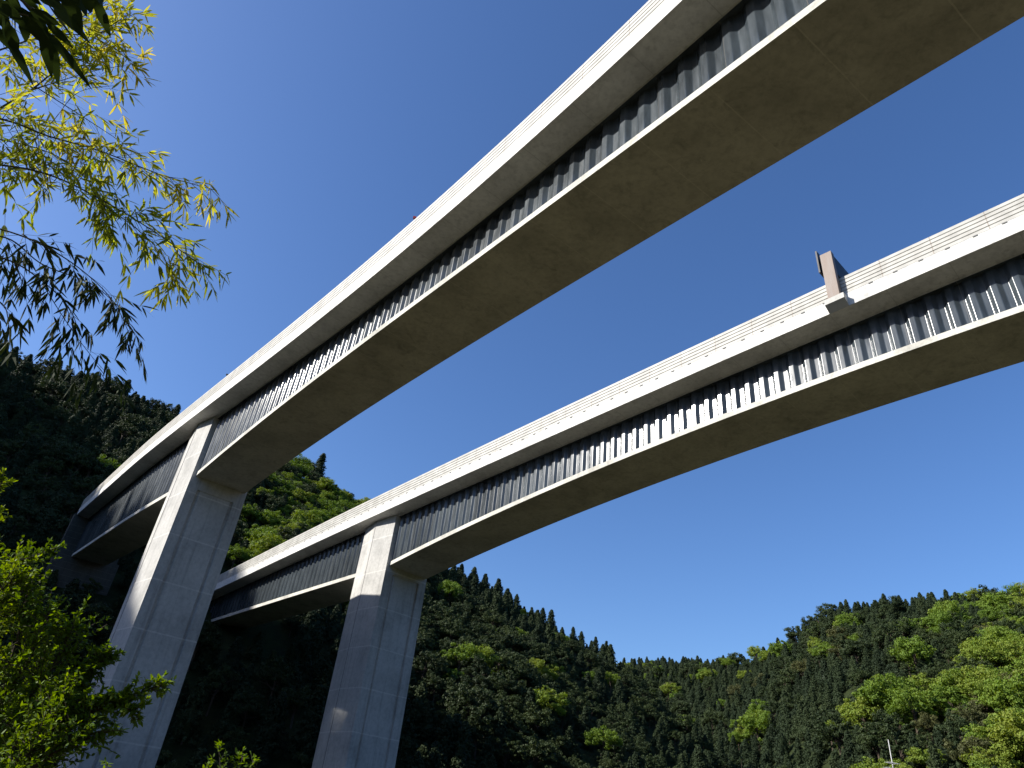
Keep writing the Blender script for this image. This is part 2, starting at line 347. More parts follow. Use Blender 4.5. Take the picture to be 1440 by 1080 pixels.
PL, PA0 = 8.3, 0.0                            # pier length along the bridge
def build_viaduct(prm, label, s0, s1, pa, far_cant, far_top, brackets, sign_s, pier_bottom):
    v = Viaduct(prm); k = prm['k']
    base = v.P(-PL / 2, W1 + BW / 2, 0); base[2] = pier_bottom
    root = link("viaduct", None, loc=base); tag(root, label, "viaduct", "pair of concrete viaducts crossing the valley")
    st = list(np.arange(s0, s1 + .1, 1.0)); fo = W1 - DL; of2 = fo + BW + far_cant
    # deck slab with its fascia upstands
    mb = MB()
    def deck(a):
        return [(0, 0), (W1 - .24, -EE), (W1 - .20, -EE - .16), (W1 + .5, -EE - .16), (fo + BW - .6, -EE - .16), (fo + BW - .02, -EE - .16), (fo + BW + .02, -EE), (of2, 0), (of2, far_top), (of2 - .35, far_top), (of2 - .4, .42), (.45, .42), (.36, FAS), (0, FAS)]
    v.sweep(mb, st, deck); part("deck_slab", mb, M['deck'], root, along=True)
    mb = MB(); v.sweep(mb, st, lambda a: [(.6, .424), (.6, .46), (of2 - .6, .46), (of2 - .6, .424)]); part("road_surface", mb, M['asphalt'], root, along=True)
    # noise barrier: ribbed panels
    mb = MB(); z0 = FAS + .004; nrib = 5; hz = (HP - z0) / nrib
    prof = []
    for i in range(nrib):
        zb = z0 + i * hz
        prof += [(.09, zb), (.03, zb + .05), (.03, zb + hz - .05), (.09, zb + hz - .004)]
    prof += [(.17, HP), (.17, z0)]
    v.sweep(mb, st, lambda a: prof); part("noise_barrier", mb, M['barrier'], root, along=True)
    # corrugated steel webs
    spans = [(s0, pa - PL - .05), (pa + .05, s1)]
    for (a0, a1) in spans:
        cg = corrugation(a0, a1)
        for (o, sgn, nm) in ((W1 + .12, 1, "steel_web"), (fo + BW - .25, -1, "steel_web")):
            mb = MB(); vs = []; al = []
            for (a, d) in cg:
                vs.append(v.P(a, o + sgn * d, -EE - .15)); vs.append(v.P(a, o + sgn * d, -v.D(a) - .02)); al += [a, a]
            mb.add(vs, [(2 * i, 2 * i + 1, 2 * i + 3, 2 * i + 2) for i in range(len(cg) - 1)], al)
            part(nm, mb, M['web'], root, along=True)
    for (a0, a1) in spans:
        mb = MB(); stf = list(np.arange(a0, a1, 1.0)) + [a1]
        v.sweep(mb, stf, lambda a: [(W1 - .20, -EE - .165), (W1 - .20, -EE - .20), (W1 + .42, -EE - .20), (W1 + .42, -EE - .165)])
        part("top_flange", mb, M['web'], root, along=True)
    # bottom flange of the box girder
    for (a0, a1) in spans:
        mb = MB(); stf = list(np.arange(a0, a1, 1.0)) + [a1]
        v.sweep(mb, stf, lambda a: [(fo, -v.D(a)), (fo, -v.D(a) - TF), (fo + BW, -v.D(a) - TF), (fo + BW, -v.D(a))])
        part("bottom_flange", mb, M['soffit'], root, along=True)
    # pier: long faces with a sunken panel, blunt wedge ends
    o0, o1 = fo - .45, fo + BW + .28; ap = .48; ptop = -EE - .03
    bot = (pier_bottom / k - prm['H'])
    def pt(a, o, z): 
        q = v.P(pa + a, o, 0); q[2] = k * (prm['H'] + z); return q
    mb = MB(); b1, rec = 1.25, 1
    # plan outline: (along, across, depth share of the channel or of the sunken panel)
    outline = [(0, o0), (0, o0 + b1), ('c', o0 + b1 + .10), ('c', o0 + b1 + .30), ('p', o0 + b1 + .42), ('p', o1 - b1 - .42), ('c', o1 - b1 - .30), ('c', o1 - b1 - .10), (0, o1 - b1), (0, o1), (-PL / 2, o1 + ap), (-PL, o1), (-PL, o0), (-4.6, o0 - ap)]
    def ring(z, on): return [pt({'c': -.27 * on, 'p': -.08 * on}.get(a, a), o, z) for (a, o) in outline]
    zpan = -prm['Dp'] - TF - 1.0
    levels = [(bot, 1), (zpan, 1), (zpan + .10, 0), (ptop, 0)]
    vs = []; fs = []
    for (z, rc) in levels: vs += ring(z, rc)
    n = len(outline)
    for i in range(3):
        for j in range(n): fs.append((i * n + j, i * n + (j + 1) % n, (i + 1) * n + (j + 1) % n, (i + 1) * n + j))
    fs.append(tuple(range(3 * n, 4 * n))); fs.append(tuple(range(n))[::-1])
    # raise each head vertex to the local deck level (grade and crossfall)
    for i, (a, o) in enumerate(outline): vs[3 * n + i] = v.P(pa + (0 if isinstance(a, str) else a), o, -EE + (.25 if o > W1 else .05))
    mb.add(vs, fs); pier = part("pier", mb, M['pier'], root)
    # groove along the wedge's edge
    mb = MB(); a_, o_ = -4.6, o0 - ap
    for (da, do) in ((0, 0),):
        q0 = pt(a_, o_ - .004, bot); q1 = v.P(pa + a_, o_ - .004, -EE)
        mb.tube([q0, q1], [.035, .035], 6)
    part("edge_groove", mb, M['slot'], pier)
    # abutment carrying the end on the hillside
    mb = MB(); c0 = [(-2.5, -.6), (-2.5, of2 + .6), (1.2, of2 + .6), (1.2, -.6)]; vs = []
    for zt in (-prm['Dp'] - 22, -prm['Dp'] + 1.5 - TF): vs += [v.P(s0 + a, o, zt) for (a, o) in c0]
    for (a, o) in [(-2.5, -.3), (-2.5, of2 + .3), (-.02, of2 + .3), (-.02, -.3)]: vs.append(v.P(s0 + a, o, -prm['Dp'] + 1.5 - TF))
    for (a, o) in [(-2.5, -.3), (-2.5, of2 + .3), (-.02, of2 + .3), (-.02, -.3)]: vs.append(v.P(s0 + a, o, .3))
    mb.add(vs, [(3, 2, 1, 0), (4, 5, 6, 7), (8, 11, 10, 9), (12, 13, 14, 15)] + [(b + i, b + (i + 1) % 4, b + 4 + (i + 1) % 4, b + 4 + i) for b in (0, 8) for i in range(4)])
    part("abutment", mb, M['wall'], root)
    if brackets:
        s = -45.0
        while s < 92:
            if not (sign_s and abs(s - sign_s) < 1.0):
                mb = MB(); c = v.P(s, -.02, FAS - .02); t = v.P(s + .1, -.02, FAS - .02) - c; t /= np.linalg.norm(t); nn = np.array([t[1], -t[0], 0])
                mb.box(c, t * .17, nn * .03, np.array([0, 0, .05])); part("anchor_bracket", mb, M['slot'], root)
            s += 2.0
    if sign_s:
        mb = MB(); c = v.P(sign_s, -.28, .85); t = v.P(sign_s + .1, -.28, .85) - c; t /= np.linalg.norm(t); nn = np.array([t[1], -t[0], 0])
        lo = [v.P(sign_s - .85, .001, -.02), v.P(sign_s + .85, .001, -.02), v.P(sign_s + .85, .001, 1.0), v.P(sign_s - .85, .001, 1.0)]
        hi = [v.P(sign_s - .85, -.75, .45), v.P(sign_s + .85, -.75, .45), v.P(sign_s + .85, -.75, 1.0), v.P(sign_s - .85, -.75, 1.0)]
        mb.add(lo + hi, [(0, 1, 2, 3), (4, 7, 6, 5), (0, 4, 5, 1), (1, 5, 6, 2), (2, 6, 7, 3), (3, 7, 4, 0)])
        part("corbel", mb, M['deck'], root)
    return v, root

SIGN_S = 68.1
v1, root1 = build_viaduct(B1, "nearer concrete viaduct passing overhead, the higher of the two in the picture", -75, 135, 0.0, 1.7, 1.0, False, None, -4.0)
v2, root2 = build_viaduct(B2, "farther concrete viaduct running below the other, with a brown sign column on its edge", -76, 125, 0.45, 1.9, 1.5, True, SIGN_S, -4.0)

# sign gantry on the farther viaduct
c = v2.P(SIGN_S, -.4, 1.004); sg = link("sign_gantry", None, loc=c)
tag(sg, "brown box column carrying a dark sign panel on the edge of the farther viaduct", "sign gantry")
t = v2.P(SIGN_S + .1, -.4, 1.004) - c; t[2] = 0; t /= np.linalg.norm(t); nn = np.array([-t[1], t[0], 0]); zz = np.array([0, 0, 1.0])
mb = MB(); HC = 5.2; mb.box(c + zz * HC / 2, t * .5, nn * .28, zz * HC / 2); part("column", mb, M['brown'], sg)
mb = MB(); mb.box(c + zz * .03, t * .7, nn * .33, zz * .03); part("base_plate", mb, M['brown'], sg)
mb = MB(); mb.box(c + nn * (.29 + 2.5) + zz * (HC - 1.15), t * .42, nn * 2.5, zz * 1.1); part("beam", mb, M['dark'], sg)
mb = MB(); mb.box(c + nn * 2.3 + zz * (HC - .75) - t * .72, t * .07, nn * 2.75, zz * 1.3); part("sign_panel", mb, M['dark'], sg)
for h_ in (HC - 1.6, HC - .3):
    mb = MB(); mb.box(c + nn * .35 + zz * h_ - t * .575, t * .07, nn * .08, zz * .08); part("clamp", mb, M['slot'], sg)

# small fittings on the nearer viaduct's barrier
def fitting(s_, nm, label, cat, mat, hgt):
    c = v1.P(s_, .1, HP + .003); o = link(nm, None, loc=c); tag(o, label, cat)
    mb = MB(); mb.tube([c, c + zz * hgt], [.03, .03], 6); part("stem", mb, M['slot'], o)
    mb = MB(); mb.box(c + zz * (hgt + .1), np.array([.12, 0, 0]), np.array([0, .08, 0]), zz * .1); part("head", mb, mat, o)
fitting(5.2, "road_lamp", "small dark lamp fitting on the barrier top nearly above the nearer pier", "lamp", M['dark'], .18)
fitting(47.5, "road_reflector", "tiny red reflector post on the barrier top of the nearer viaduct at mid span", "reflector", M['red'], .25)

# ------------------------------------------------------------------ trees
def quad_cloud(C, Nn, size, asp=0.75, bend=0.0):
    """leaf-clump cards: centre, facing normal, size -> verts, faces"""
    n = len(C); up = rng.normal(size=(n, 3)); a = np.cross(Nn, up); a /= np.linalg.norm(a, axis=1)[:, None] + 1e-9; b = np.cross(Nn, a)
    s = np.asarray(size)[:, None] * np.ones((n, 1))
    j = lambda: 1 + rng.uniform(-.35, .35, (n, 1))
    V = np.stack([C - a * s * j() - b * s * asp * j(), C + a * s * j() - b * s * asp * j() + Nn * s * bend, C + a * s * j() + b * s * asp * j(), C - a * s * j() + b * s * asp * j() + Nn * s * bend], 1)
    return V.reshape(-1, 3), [(4 * i, 4 * i + 1, 4 * i + 2, 4 * i + 3) for i in range(n)]
def unit(n):
    d = rng.normal(size=(n, 3)); return d / np.linalg.norm(d, axis=1)[:, None]
def cedar_mesh(h, w, ncl, per=26):
    mb = MB(); C = []; Nn = []; S = []; bulge = rng.uniform(.62, 1.0); w = w * 1.1; h = h * .88
    for i in range(ncl):
        u = (i + rng.uniform(0, 1)) / ncl; z = h * (.10 + .88 * u)
        prof = (1 - u) ** bulge * (1.0 + .18 * sin(u * 19 + bulge * 40)) + .03
        rad_ = w * prof * rng.uniform(.55, 1.15); th = i * 2.4 + rng.uniform(-.6, .6)
        c = np.array([cos(th) * rad_ * .8, sin(th) * rad_ * .8, z - rad_ * .30])
        br = (.13 * w + .24 * w * prof) * rng.uniform(.7, 1.15)
        d = unit(per); d[:, 2] = d[:, 2] * .7 + .2
        C.append(c + d * br * rng.uniform(.45, 1.1, (per, 1)) * np.array([1, 1, .75])); nn_ = d + .55 * unit(per); nn_[:, 2] += .2
        Nn.append(nn_ / np.linalg.norm(nn_, axis=1)[:, None]); S.append(rng.uniform(.09, .19, per) * (.55 + .22 * w))
    V, F = quad_cloud(np.vstack(C), np.vstack(Nn), np.concatenate(S), .5, .2); mb.add(V, F)
    core = MB(); core.tube([(0, 0, h * .12), (0, 0, h * .3), (0, 0, h * .65), (0, 0, h * .93)], [w * .3, w * .5, w * .24, .02], 7)
    mb.add(core.v, core.f)
    tr = MB(); tr.tube([(0, 0, -1.2), (0, 0, h * .3), (0, 0, h * .93)], [.022 * h, .016 * h, .02], 6)
    return mb, tr
def broad_mesh(h, w, nb, dens=85):
    mb = MB(); tr = MB(); C = []; Nn = []; S = []; zc = h * .58; sq = rng.uniform(.8, 1.2)
    tr.tube([(0, 0, -1.2), (rng.uniform(-.2, .2), 0, h * .35), (0, 0, h * .62)], [.03 * h, .022 * h, .014 * h], 6)
    for i in range(nb):
        d = unit(1)[0]; d[2] = abs(d[2]) - .35 if rng.uniform() < .8 else d[2]
        d = d / np.linalg.norm(d); k_ = rng.uniform(.45, 1.12)
        c = np.array([d[0] * w * k_ * sq, d[1] * w * k_ / sq, zc + d[2] * h * .36 * k_]); br = w * rng.uniform(.10, .33)
        if i < 7: tr.tube([(0, 0, h * (.32 + .03 * i)), c * np.array([.5, .5, .9]), c], [.012 * h, .008 * h, .004 * h], 5)
        q = unit(dens); q[:, 2] = q[:, 2] * .85 + .15
        C.append(c + q * br * rng.uniform(.5, 1.12, (dens, 1)) * np.array([1, 1, .72])); nn_ = q + .6 * unit(dens)
        Nn.append(nn_ / np.linalg.norm(nn_, axis=1)[:, None]); S.append(rng.uniform(.06, .15, dens) * (.5 + .17 * w))
    V, F = quad_cloud(np.vstack(C), np.vstack(Nn), np.concatenate(S), .65, .25); mb.add(V, F)
    return mb, tr

SPEC = []     # (kind, crown mesh, trunk mesh, whole mesh, height, width)
for (h, w_, n_) in ((10, 2.3, 130), (8.8, 2.5, 120), (12, 2.6, 150), (7.5, 2.3, 110), (9.2, 2.1, 120), (10.5, 2.9, 150), (8, 2.8, 120)):
    cr, tr = cedar_mesh(h, w_, n_)
    wh = MB(); wh.add(cr.v, cr.f); wh.add(tr.v, tr.f, mi=1)
    SPEC.append(('cedar', cr.mesh("crown", M['cedar']), tr.mesh("trunk", M['bark']), wh.mesh("cedar_tree", [M['cedar'], M['bark']]), h, w_))
for (mt, sizes) in (('evergreen', ((8, 3.0, 60), (7, 2.7, 55), (9.0, 3.4, 70), (6.5, 2.4, 50))), ('russet', ((8, 3.3, 60), (7, 2.9, 55))), ('fresh', ((8.5, 3.6, 70), (7, 2.8, 60), (10, 4.3, 85), (6.5, 3.1, 60)))):
    for (h, w_, n_) in sizes:
        cr, tr = broad_mesh(h, w_, n_)
        wh = MB(); wh.add(cr.v, cr.f); wh.add(tr.v, tr.f, mi=1)
        SPEC.append((mt, cr.mesh("crown", M[mt]), tr.mesh("trunk", M['bark']), wh.mesh("broadleaf_tree", [M[mt], M['bark']]), h, w_))
KI = {k: [i for i, s_ in enumerate(SPEC) if s_[0] == k] for k in ('cedar', 'evergreen', 'fresh', 'russet')}

# planting: jittered grid over the hills
TR = []
def species_field(x, y): return np.sin(x * .045 + 1.3) * np.sin(y * .038 + .7) + .6 * np.sin(x * .11 + y * .09) + .35 * np.sin(x * .23 - y * .19)
def bridge_clear(x, y, zt):
    for vv in (v1, v2):
        p = vv.p; k = p['k']; dx, dy = x / k - p['x'], y / k - p['y']
        a = dx * cos(p['th']) + dy * sin(p['th']); o = -dx * sin(p['th']) + dy * cos(p['th'])
        if -1.5 - 3 < o < 12.5 + 3 and -79 < a < 130 and zt > k * (p['H'] + p['g'] * a - vv.D(a) - 1.5): return False
        if -2 < o < 11 and -11 < a < 3.5: return False
    return True
def plant(spacing, azlo, azhi, rlo, rhi, cond):
    R_ = rhi; n = int(2 * R_ / spacing)
    ix, iy = np.meshgrid(np.arange(-n // 2, n // 2), np.arange(-n // 2, n // 2))
    x = (ix + rng.uniform(-.42, .42, ix.shape)) * spacing; y = (iy + .5 * (ix % 2) + rng.uniform(-.42, .42, ix.shape)) * spacing
    x = x.ravel(); y = y.ravel(); r = np.hypot(x, y); a = np.degrees(np.arctan2(x, y))
    ok = (a > azlo) & (a < azhi) & (r > rlo) & (r < rhi); x, y, r, a = x[ok], y[ok], r[ok], a[ok]
    z = terrain(x, y)
    for q in zip(x, y, z, r, a):
        if cond(*q): TR.append(q)
rr_n = lambda a: float(np.interp(a, AZN, RRN)); rb_n = lambda a: float(tp(RBN, a))
plant(4.4, -100, 24, 96, 312, lambda x, y, z, r, a: rb_n(a) - 8 < r < rr_n(a) + 8 and (a > -47 or r > 270))
n_near = len(TR)
plant(6.2, 9, 46, 150, 640, lambda x, y, z, r, a: float(tp(RBR, a)) - 30 < r < float(np.interp(a, AZR, RRR)) + 10 and not (r < rr_n(a) + 6 and a < 23))
trees = []
for i, (x, y, z, r, a) in enumerate(TR):
    sf = float(species_field(np.array(x), np.array(y))); rnd = rng.uniform()
    if i < n_near:
        kind = 'cedar' if sf + rnd * .9 < .35 else ('evergreen' if rnd < .945 else 'fresh')
        if -23 < a < -9 and r > 150 and rnd < .75: kind = 'fresh' if rnd < .40 else 'evergreen'
        if a > -30 and a < -8 and r < 175: kind = 'cedar' if rnd < .7 else 'evergreen'
        if a < -27: kind = 'cedar' if rnd < .62 else 'evergreen'
        if -34.5 < a < -31 and r > 185 and r < 215 and rnd < .5: kind = 'fresh'
        sc = rng.uniform(.6, 1.2) * (.95 if rng.uniform() < .9 else 1.2) * (1.0 if a < 6 else .78)
    else:
        lowright = (a > 27) and (r < 330)
        if a < 25: kind = 'cedar' if rnd < .88 - .2 * (sf > .9) else ('evergreen' if rnd < .95 else 'fresh')
        elif lowright: kind = 'fresh' if sf + rnd > .8 else ('cedar' if rnd < .6 else 'evergreen')
        else: kind = 'cedar' if sf + .5 * rnd < .35 else ('fresh' if rnd < .5 else 'evergreen')
        if kind != 'cedar' and rng.uniform() < .09: kind = 'russet'
        sc = rng.uniform(.85, 1.3) * (1.0 if kind == 'cedar' else 1.3)
    si = KI[kind][rng.integers(len(KI[kind]))]
    if not bridge_clear(x, y, z + SPEC[si][4] * sc): continue
    trees.append([x, y, z - .3, sc, rng.uniform(0, 6.28), si, kind, r, a, i < n_near])
# the tall lone fir on the skyline between the viaducts
fx, fy = 292 * sin(rad(-15.9)), 292 * cos(rad(-15.9))
trees.append([fx, fy, float(terrain(fx, fy)) - .3, 1.55, 1.0, KI['cedar'][2], 'cedar', 292, -15.9, True])

# which trees can be seen: frame, and terrain horizon in front
def seen(tr):
    x, y, z, sc, _, si = tr[:6]; top = np.array([x, y, z + SPEC[si][4] * sc * .85]); u, v_, d = pix(top)
    if d < 1 or not (-10 < u < 1450 and -10 < v_ < 1085): return False
    q = np.linspace(.25, .97, 28); tz = terrain(x * q, y * q)
    return bool(np.all(tz + 3.0 < top[2] * q + .5))
for tr in trees: tr.append(seen(tr))
def size_px(tr): return SPEC[tr[5]][5] * tr[3] / tr[7]
ranked = {}
for fam, kinds in (('cedar', ('cedar',)), ('broadleaf', ('evergreen', 'fresh', 'russet'))):
    c = [t_ for t_ in trees if t_[6] in kinds and t_[10]]; c.sort(key=size_px, reverse=True)
    ranked[fam] = c[:300]
indiv = {id(t_) for c in ranked.values() for t_ in c}; indiv.add(id(trees[-1]))
ORD = ["first", "second", "third", "fourth", "fifth", "sixth", "seventh", "eighth", "ninth", "tenth", "eleventh", "twelfth", "thirteenth", "fourteenth", "fifteenth", "sixteenth", "seventeenth", "eighteenth", "nineteenth", "twentieth"]
def place(tr):
    u, v_, d = pix((tr[0], tr[1], tr[2] + SPEC[tr[5]][4] * tr[3] * .7)); near = tr[9]
    tone = {'cedar': 'dark conifer', 'evergreen': 'dull green rounded tree', 'fresh': 'bright green tree', 'russet': 'brownish olive tree'}[tr[6]]
    if near:
        if u < 235 - .38 * (v_ - 700): zone = "on slope left of nearer pier"
        elif u < 520 - .2 * (v_ - 750): zone = "between the two piers"
        elif u < 700: zone = "just right of farther pier"
        else: zone = "on the dark descending spur"
        row = int((v_ - 480) // 36)
    else:
        if u < 1080: zone = "below the skyline dip"
        elif u < 1260: zone = "on right hill's left half"
        else: zone = "on right hill's right half"
        row = int((v_ - 820) // 24)
    return tone, zone, row, u
cells = {}
for tr in trees:
    if id(tr) in indiv:
        tone, zone, row, u = place(tr); cells.setdefault((tone, zone, row), []).append((u, tr))
labels = {}
rowname = lambda i, n: "top row" if i == 0 else ("lowest row" if i == n - 1 else ORD[min(i, 19)] + " row down")
for (tone, zone, row), lst in cells.items():
    rows = sorted(r_ for (t2, z2, r_) in cells if t2 == tone and z2 == zone)
    lst.sort(key=lambda q: q[0]); ri = rows.index(row)
    for i, (u, tr) in enumerate(lst):
        side = ORD[i] + " from left" if i < 20 else (ORD[len(lst) - 1 - i] + " from right" if len(lst) - 1 - i < 20 else "mid row")
        labels[id(tr)] = f"{tone} {zone}, {rowname(ri, len(rows))}, {side}"
rest = {}
for tr in trees:
    x, y, z, sc, rot, si, kind, r, a, near = tr[:10]; sp = SPEC[si]
    if id(tr) in indiv:
        nm = "cedar_tree" if kind == 'cedar' else "broadleaf_tree"
        gp = ("conifers" if kind == 'cedar' else "broadleaf trees") + (" on the slope behind the piers" if near else " on the far hills")
        lab = labels[id(tr)]
        if tr is trees[-1]: lab = "tall lone fir standing above the skyline between the two viaducts"
        if near and r < 235 or tr is trees[-1]:
            o = link(nm, None, loc=(x, y, z)); 
            cobj = link("crown", sp[1], o); tobj = link("trunk", sp[2], o)
        else:
            o = link(nm, sp[3], loc=(x, y, z))
        o.rotation_euler = (rng.uniform(-.07, .07), rng.uniform(-.07, .07), rot); o.scale = (sc, sc, sc)
        tag(o, lab, "tree", gp)
    else:
        rest.setdefault('cedar' if kind == 'cedar' else 'broadleaf', []).append(tr)

def scatter(name, label, lst):
    """the rest of the forest as one object: points carrying whole trees"""
    srcs = []; me = bpy.data.meshes.new(name)
    ids = sorted({t_[5] for t_ in lst}); me.from_pydata([(t_[0], t_[1], t_[2]) for t_ in lst], [], [])
    for nm, ty, vals in (("idx", 'INT', [ids.index(t_[5]) for t_ in lst]), ("scl", 'FLOAT', [t_[3] for t_ in lst]), ("rot", 'FLOAT', [t_[4] for t_ in lst])):
        A = me.attributes.new(nm, ty, 'POINT'); A.data.foreach_set("value", vals)
    o = link(name, me); tag(o, label, "forest", kind="stuff")
    ng = bpy.data.node_groups.new(name, 'GeometryNodeTree')
    ng.interface.new_socket("Geometry", in_out='INPUT', socket_type='NodeSocketGeometry'); ng.interface.new_socket("Geometry", in_out='OUTPUT', socket_type='NodeSocketGeometry')
    gi = ng.nodes.new("NodeGroupInput"); go = ng.nodes.new("NodeGroupOutput"); L = ng.links.new
    def attr(nm, ty):
        n = ng.nodes.new("GeometryNodeInputNamedAttribute"); n.data_type = ty; n.inputs["Name"].default_value = nm; return n.outputs[0]
    join = ng.nodes.new("GeometryNodeJoinGeometry"); rot = ng.nodes.new("ShaderNodeCombineXYZ"); L(attr("rot", 'FLOAT'), rot.inputs[2])
    for j, sid in enumerate(ids):
        src = bpy.data.objects.new(SPEC[sid][3].name, SPEC[sid][3])          # not linked: only a source for the points
        oi = ng.nodes.new("GeometryNodeObjectInfo"); oi.inputs[0].default_value = src; oi.inputs["As Instance"].default_value = True
        cmp_ = ng.nodes.new("FunctionNodeCompare"); cmp_.data_type = 'INT'; cmp_.operation = 'EQUAL'
        si_ = [s_ for s_ in cmp_.inputs if s_.type == 'INT']; L(attr("idx", 'INT'), si_[0]); si_[1].default_value = j
        ip = ng.nodes.new("GeometryNodeInstanceOnPoints"); L(gi.outputs[0], ip.inputs["Points"]); L(cmp_.outputs[0], ip.inputs["Selection"])
        L(oi.outputs["Geometry"], ip.inputs["Instance"]); L(rot.outputs[0], ip.inputs["Rotation"]); L(attr("scl", 'FLOAT'), ip.inputs["Scale"])
        L(ip.outputs[0], join.inputs[0])
    L(join.outputs[0], go.inputs[0])
    md = o.modifiers.new("scatter", 'NODES'); md.node_group = ng
scatter("conifer_forest", "mass of further dark conifers covering the hillsides", rest['cedar'])
scatter("broadleaf_forest", "mass of further broadleaf trees mixed through the hillsides", rest['broadleaf'])
print("TREES", len(trees), {k_: len(v_) for k_, v_ in rest.items()}, len(indiv), "near", sum(t_[9] for t_ in trees), "seen", sum(t_[10] for t_ in trees))

# ------------------------------------------------------------------ foreground plants
VIEW = lambda p: p / np.linalg.norm(p)
def leaf(mb, p, d, nrm, ln, wd, droop=.15):
    """lanceolate leaf from p along d"""
    d = d / np.linalg.norm(d); s_ = np.cross(d, nrm); s_ /= np.linalg.norm(s_) + 1e-9; n_ = np.cross(s_, d)
    q = lambda t, k: p + d * ln * t + s_ * wd * k - n_ * 0 + np.array([0, 0, -1.0]) * droop * ln * t * t
    mb.add([q(0, 0), q(.22, .42), q(.5, .5), q(.8, .25), q(1, 0), q(.8, -.25), q(.5, -.5), q(.22, -.42)],
           [(0, 1, 2, 6, 7), (2, 3, 4, 5, 6)])
def smooth_line(pts, n):
    pts = np.asarray(pts, float); tt = np.linspace(0, len(pts) - 1, n); out = []
    for t_ in tt:
        i = min(int(t_), len(pts) - 2); f_ = t_ - i
        p0, p1, p2, p3 = pts[max(i - 1, 0)], pts[i], pts[i + 1], pts[min(i + 2, len(pts) - 1)]
        out.append(.5 * ((2 * p1) + (-p0 + p2) * f_ + (2 * p0 - 5 * p1 + 4 * p2 - p3) * f_ ** 2 + (-p0 + 3 * p1 - 3 * p2 + p3) * f_ ** 3))
    return np.array(out)
def bamboo_spray(lv, tw, line, rad0, nside, twl, leaf_len, leaf_w, nleaf, t0=.1, droop=.35, hang=.5):
    """a bamboo branch: a stem with side twigs ending in fans of leaves"""
    P = smooth_line(line, 30); tw.tube(P, np.linspace(rad0, rad0 * .3, 30), 5)
    for i in range(nside):
        t_ = t0 + (1 - t0) * (i + rng.uniform(0, .9)) / nside; k_ = min(int(t_ * 29), 28); p = P[k_]; d = P[k_ + 1] - P[k_]; d /= np.linalg.norm(d)
        e = d * rng.uniform(.5, 1.0) + unit(1)[0] * .75; e[2] -= hang * rng.uniform(.2, .8); e /= np.linalg.norm(e)
        L_ = twl * rng.uniform(.5, 1.2) * (1.15 - .5 * t_); q = [p, p + e * L_ * .5, p + e * L_ + np.array([0, 0, -.12 * L_])]
        tw.tube(q, [rad0 * .28, rad0 * .22, rad0 * .15], 4)
        Q = smooth_line(q, 8)
        for g in range(3):
            base = Q[[3, 5, 7][g]]; e2 = Q[7] - Q[5]; e2 /= np.linalg.norm(e2)
            for j in range(nleaf if g == 2 else max(2, nleaf - 1)):
                if rng.uniform() < .12: continue
                dd = e2 * .8 + unit(1)[0] * .7; dd[2] -= droop; leaf(lv, base + unit(1)[0] * .008, dd, unit(1)[0] + np.array([0, 0, 1.0]), leaf_len * rng.uniform(.65, 1.15), leaf_w * rng.uniform(.8, 1.2))
def px_line(pts): return [at(*p) for p in pts]

def bamboo(label, culm_pts, culm_r, branches, leaf_mat_, spray_kw):
    root = link("bamboo", None, loc=culm_pts[0]); tag(root, label, "bamboo", "bamboo hanging over the corner")
    mb = MB(); P = smooth_line(culm_pts, 36); r_ = [culm_r * (1 - .75 * i / 35) * (1.12 if i % 4 == 0 else 1.0) for i in range(36)]; mb.tube(P, r_, 8); part("culm", mb, M['culm'], root)
    for ln in branches:
        lv, tw = MB(), MB(); kw = dict(spray_kw); kw.update(ln[1]); bamboo_spray(lv, tw, px_line(ln[0]), **kw)
        b = part("branch", tw, M['twig'], root); part("leaves", lv, leaf_mat_, b)
    return root
kw = dict(rad0=.008, nside=26, twl=.36, leaf_len=.118, leaf_w=.0155, nleaf=5, droop=.2)
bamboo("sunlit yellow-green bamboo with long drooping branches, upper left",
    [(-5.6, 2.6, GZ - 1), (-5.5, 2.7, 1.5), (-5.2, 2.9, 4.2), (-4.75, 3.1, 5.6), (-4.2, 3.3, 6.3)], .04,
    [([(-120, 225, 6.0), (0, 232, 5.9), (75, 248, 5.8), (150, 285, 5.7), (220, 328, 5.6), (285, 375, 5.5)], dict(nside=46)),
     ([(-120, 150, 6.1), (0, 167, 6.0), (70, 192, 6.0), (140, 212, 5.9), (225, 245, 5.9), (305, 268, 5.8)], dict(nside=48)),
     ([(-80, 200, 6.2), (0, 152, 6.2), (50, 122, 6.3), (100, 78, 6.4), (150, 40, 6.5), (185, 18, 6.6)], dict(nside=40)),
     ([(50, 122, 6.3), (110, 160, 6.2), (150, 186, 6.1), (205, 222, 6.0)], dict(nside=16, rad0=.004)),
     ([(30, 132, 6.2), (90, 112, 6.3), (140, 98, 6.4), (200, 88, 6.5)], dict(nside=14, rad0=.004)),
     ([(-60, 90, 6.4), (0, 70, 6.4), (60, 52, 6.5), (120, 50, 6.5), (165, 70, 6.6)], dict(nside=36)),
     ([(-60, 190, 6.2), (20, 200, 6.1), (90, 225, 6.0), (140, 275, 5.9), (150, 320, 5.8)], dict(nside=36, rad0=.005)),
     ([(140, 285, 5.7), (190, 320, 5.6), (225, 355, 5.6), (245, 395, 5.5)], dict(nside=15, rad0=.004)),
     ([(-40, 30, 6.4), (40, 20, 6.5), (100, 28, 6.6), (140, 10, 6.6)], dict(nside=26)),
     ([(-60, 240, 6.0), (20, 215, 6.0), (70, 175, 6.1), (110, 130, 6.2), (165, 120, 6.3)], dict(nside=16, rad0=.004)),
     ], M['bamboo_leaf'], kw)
kw = dict(rad0=.006, nside=18, twl=.28, leaf_len=.115, leaf_w=.016, nleaf=4, droop=.5, hang=.8)
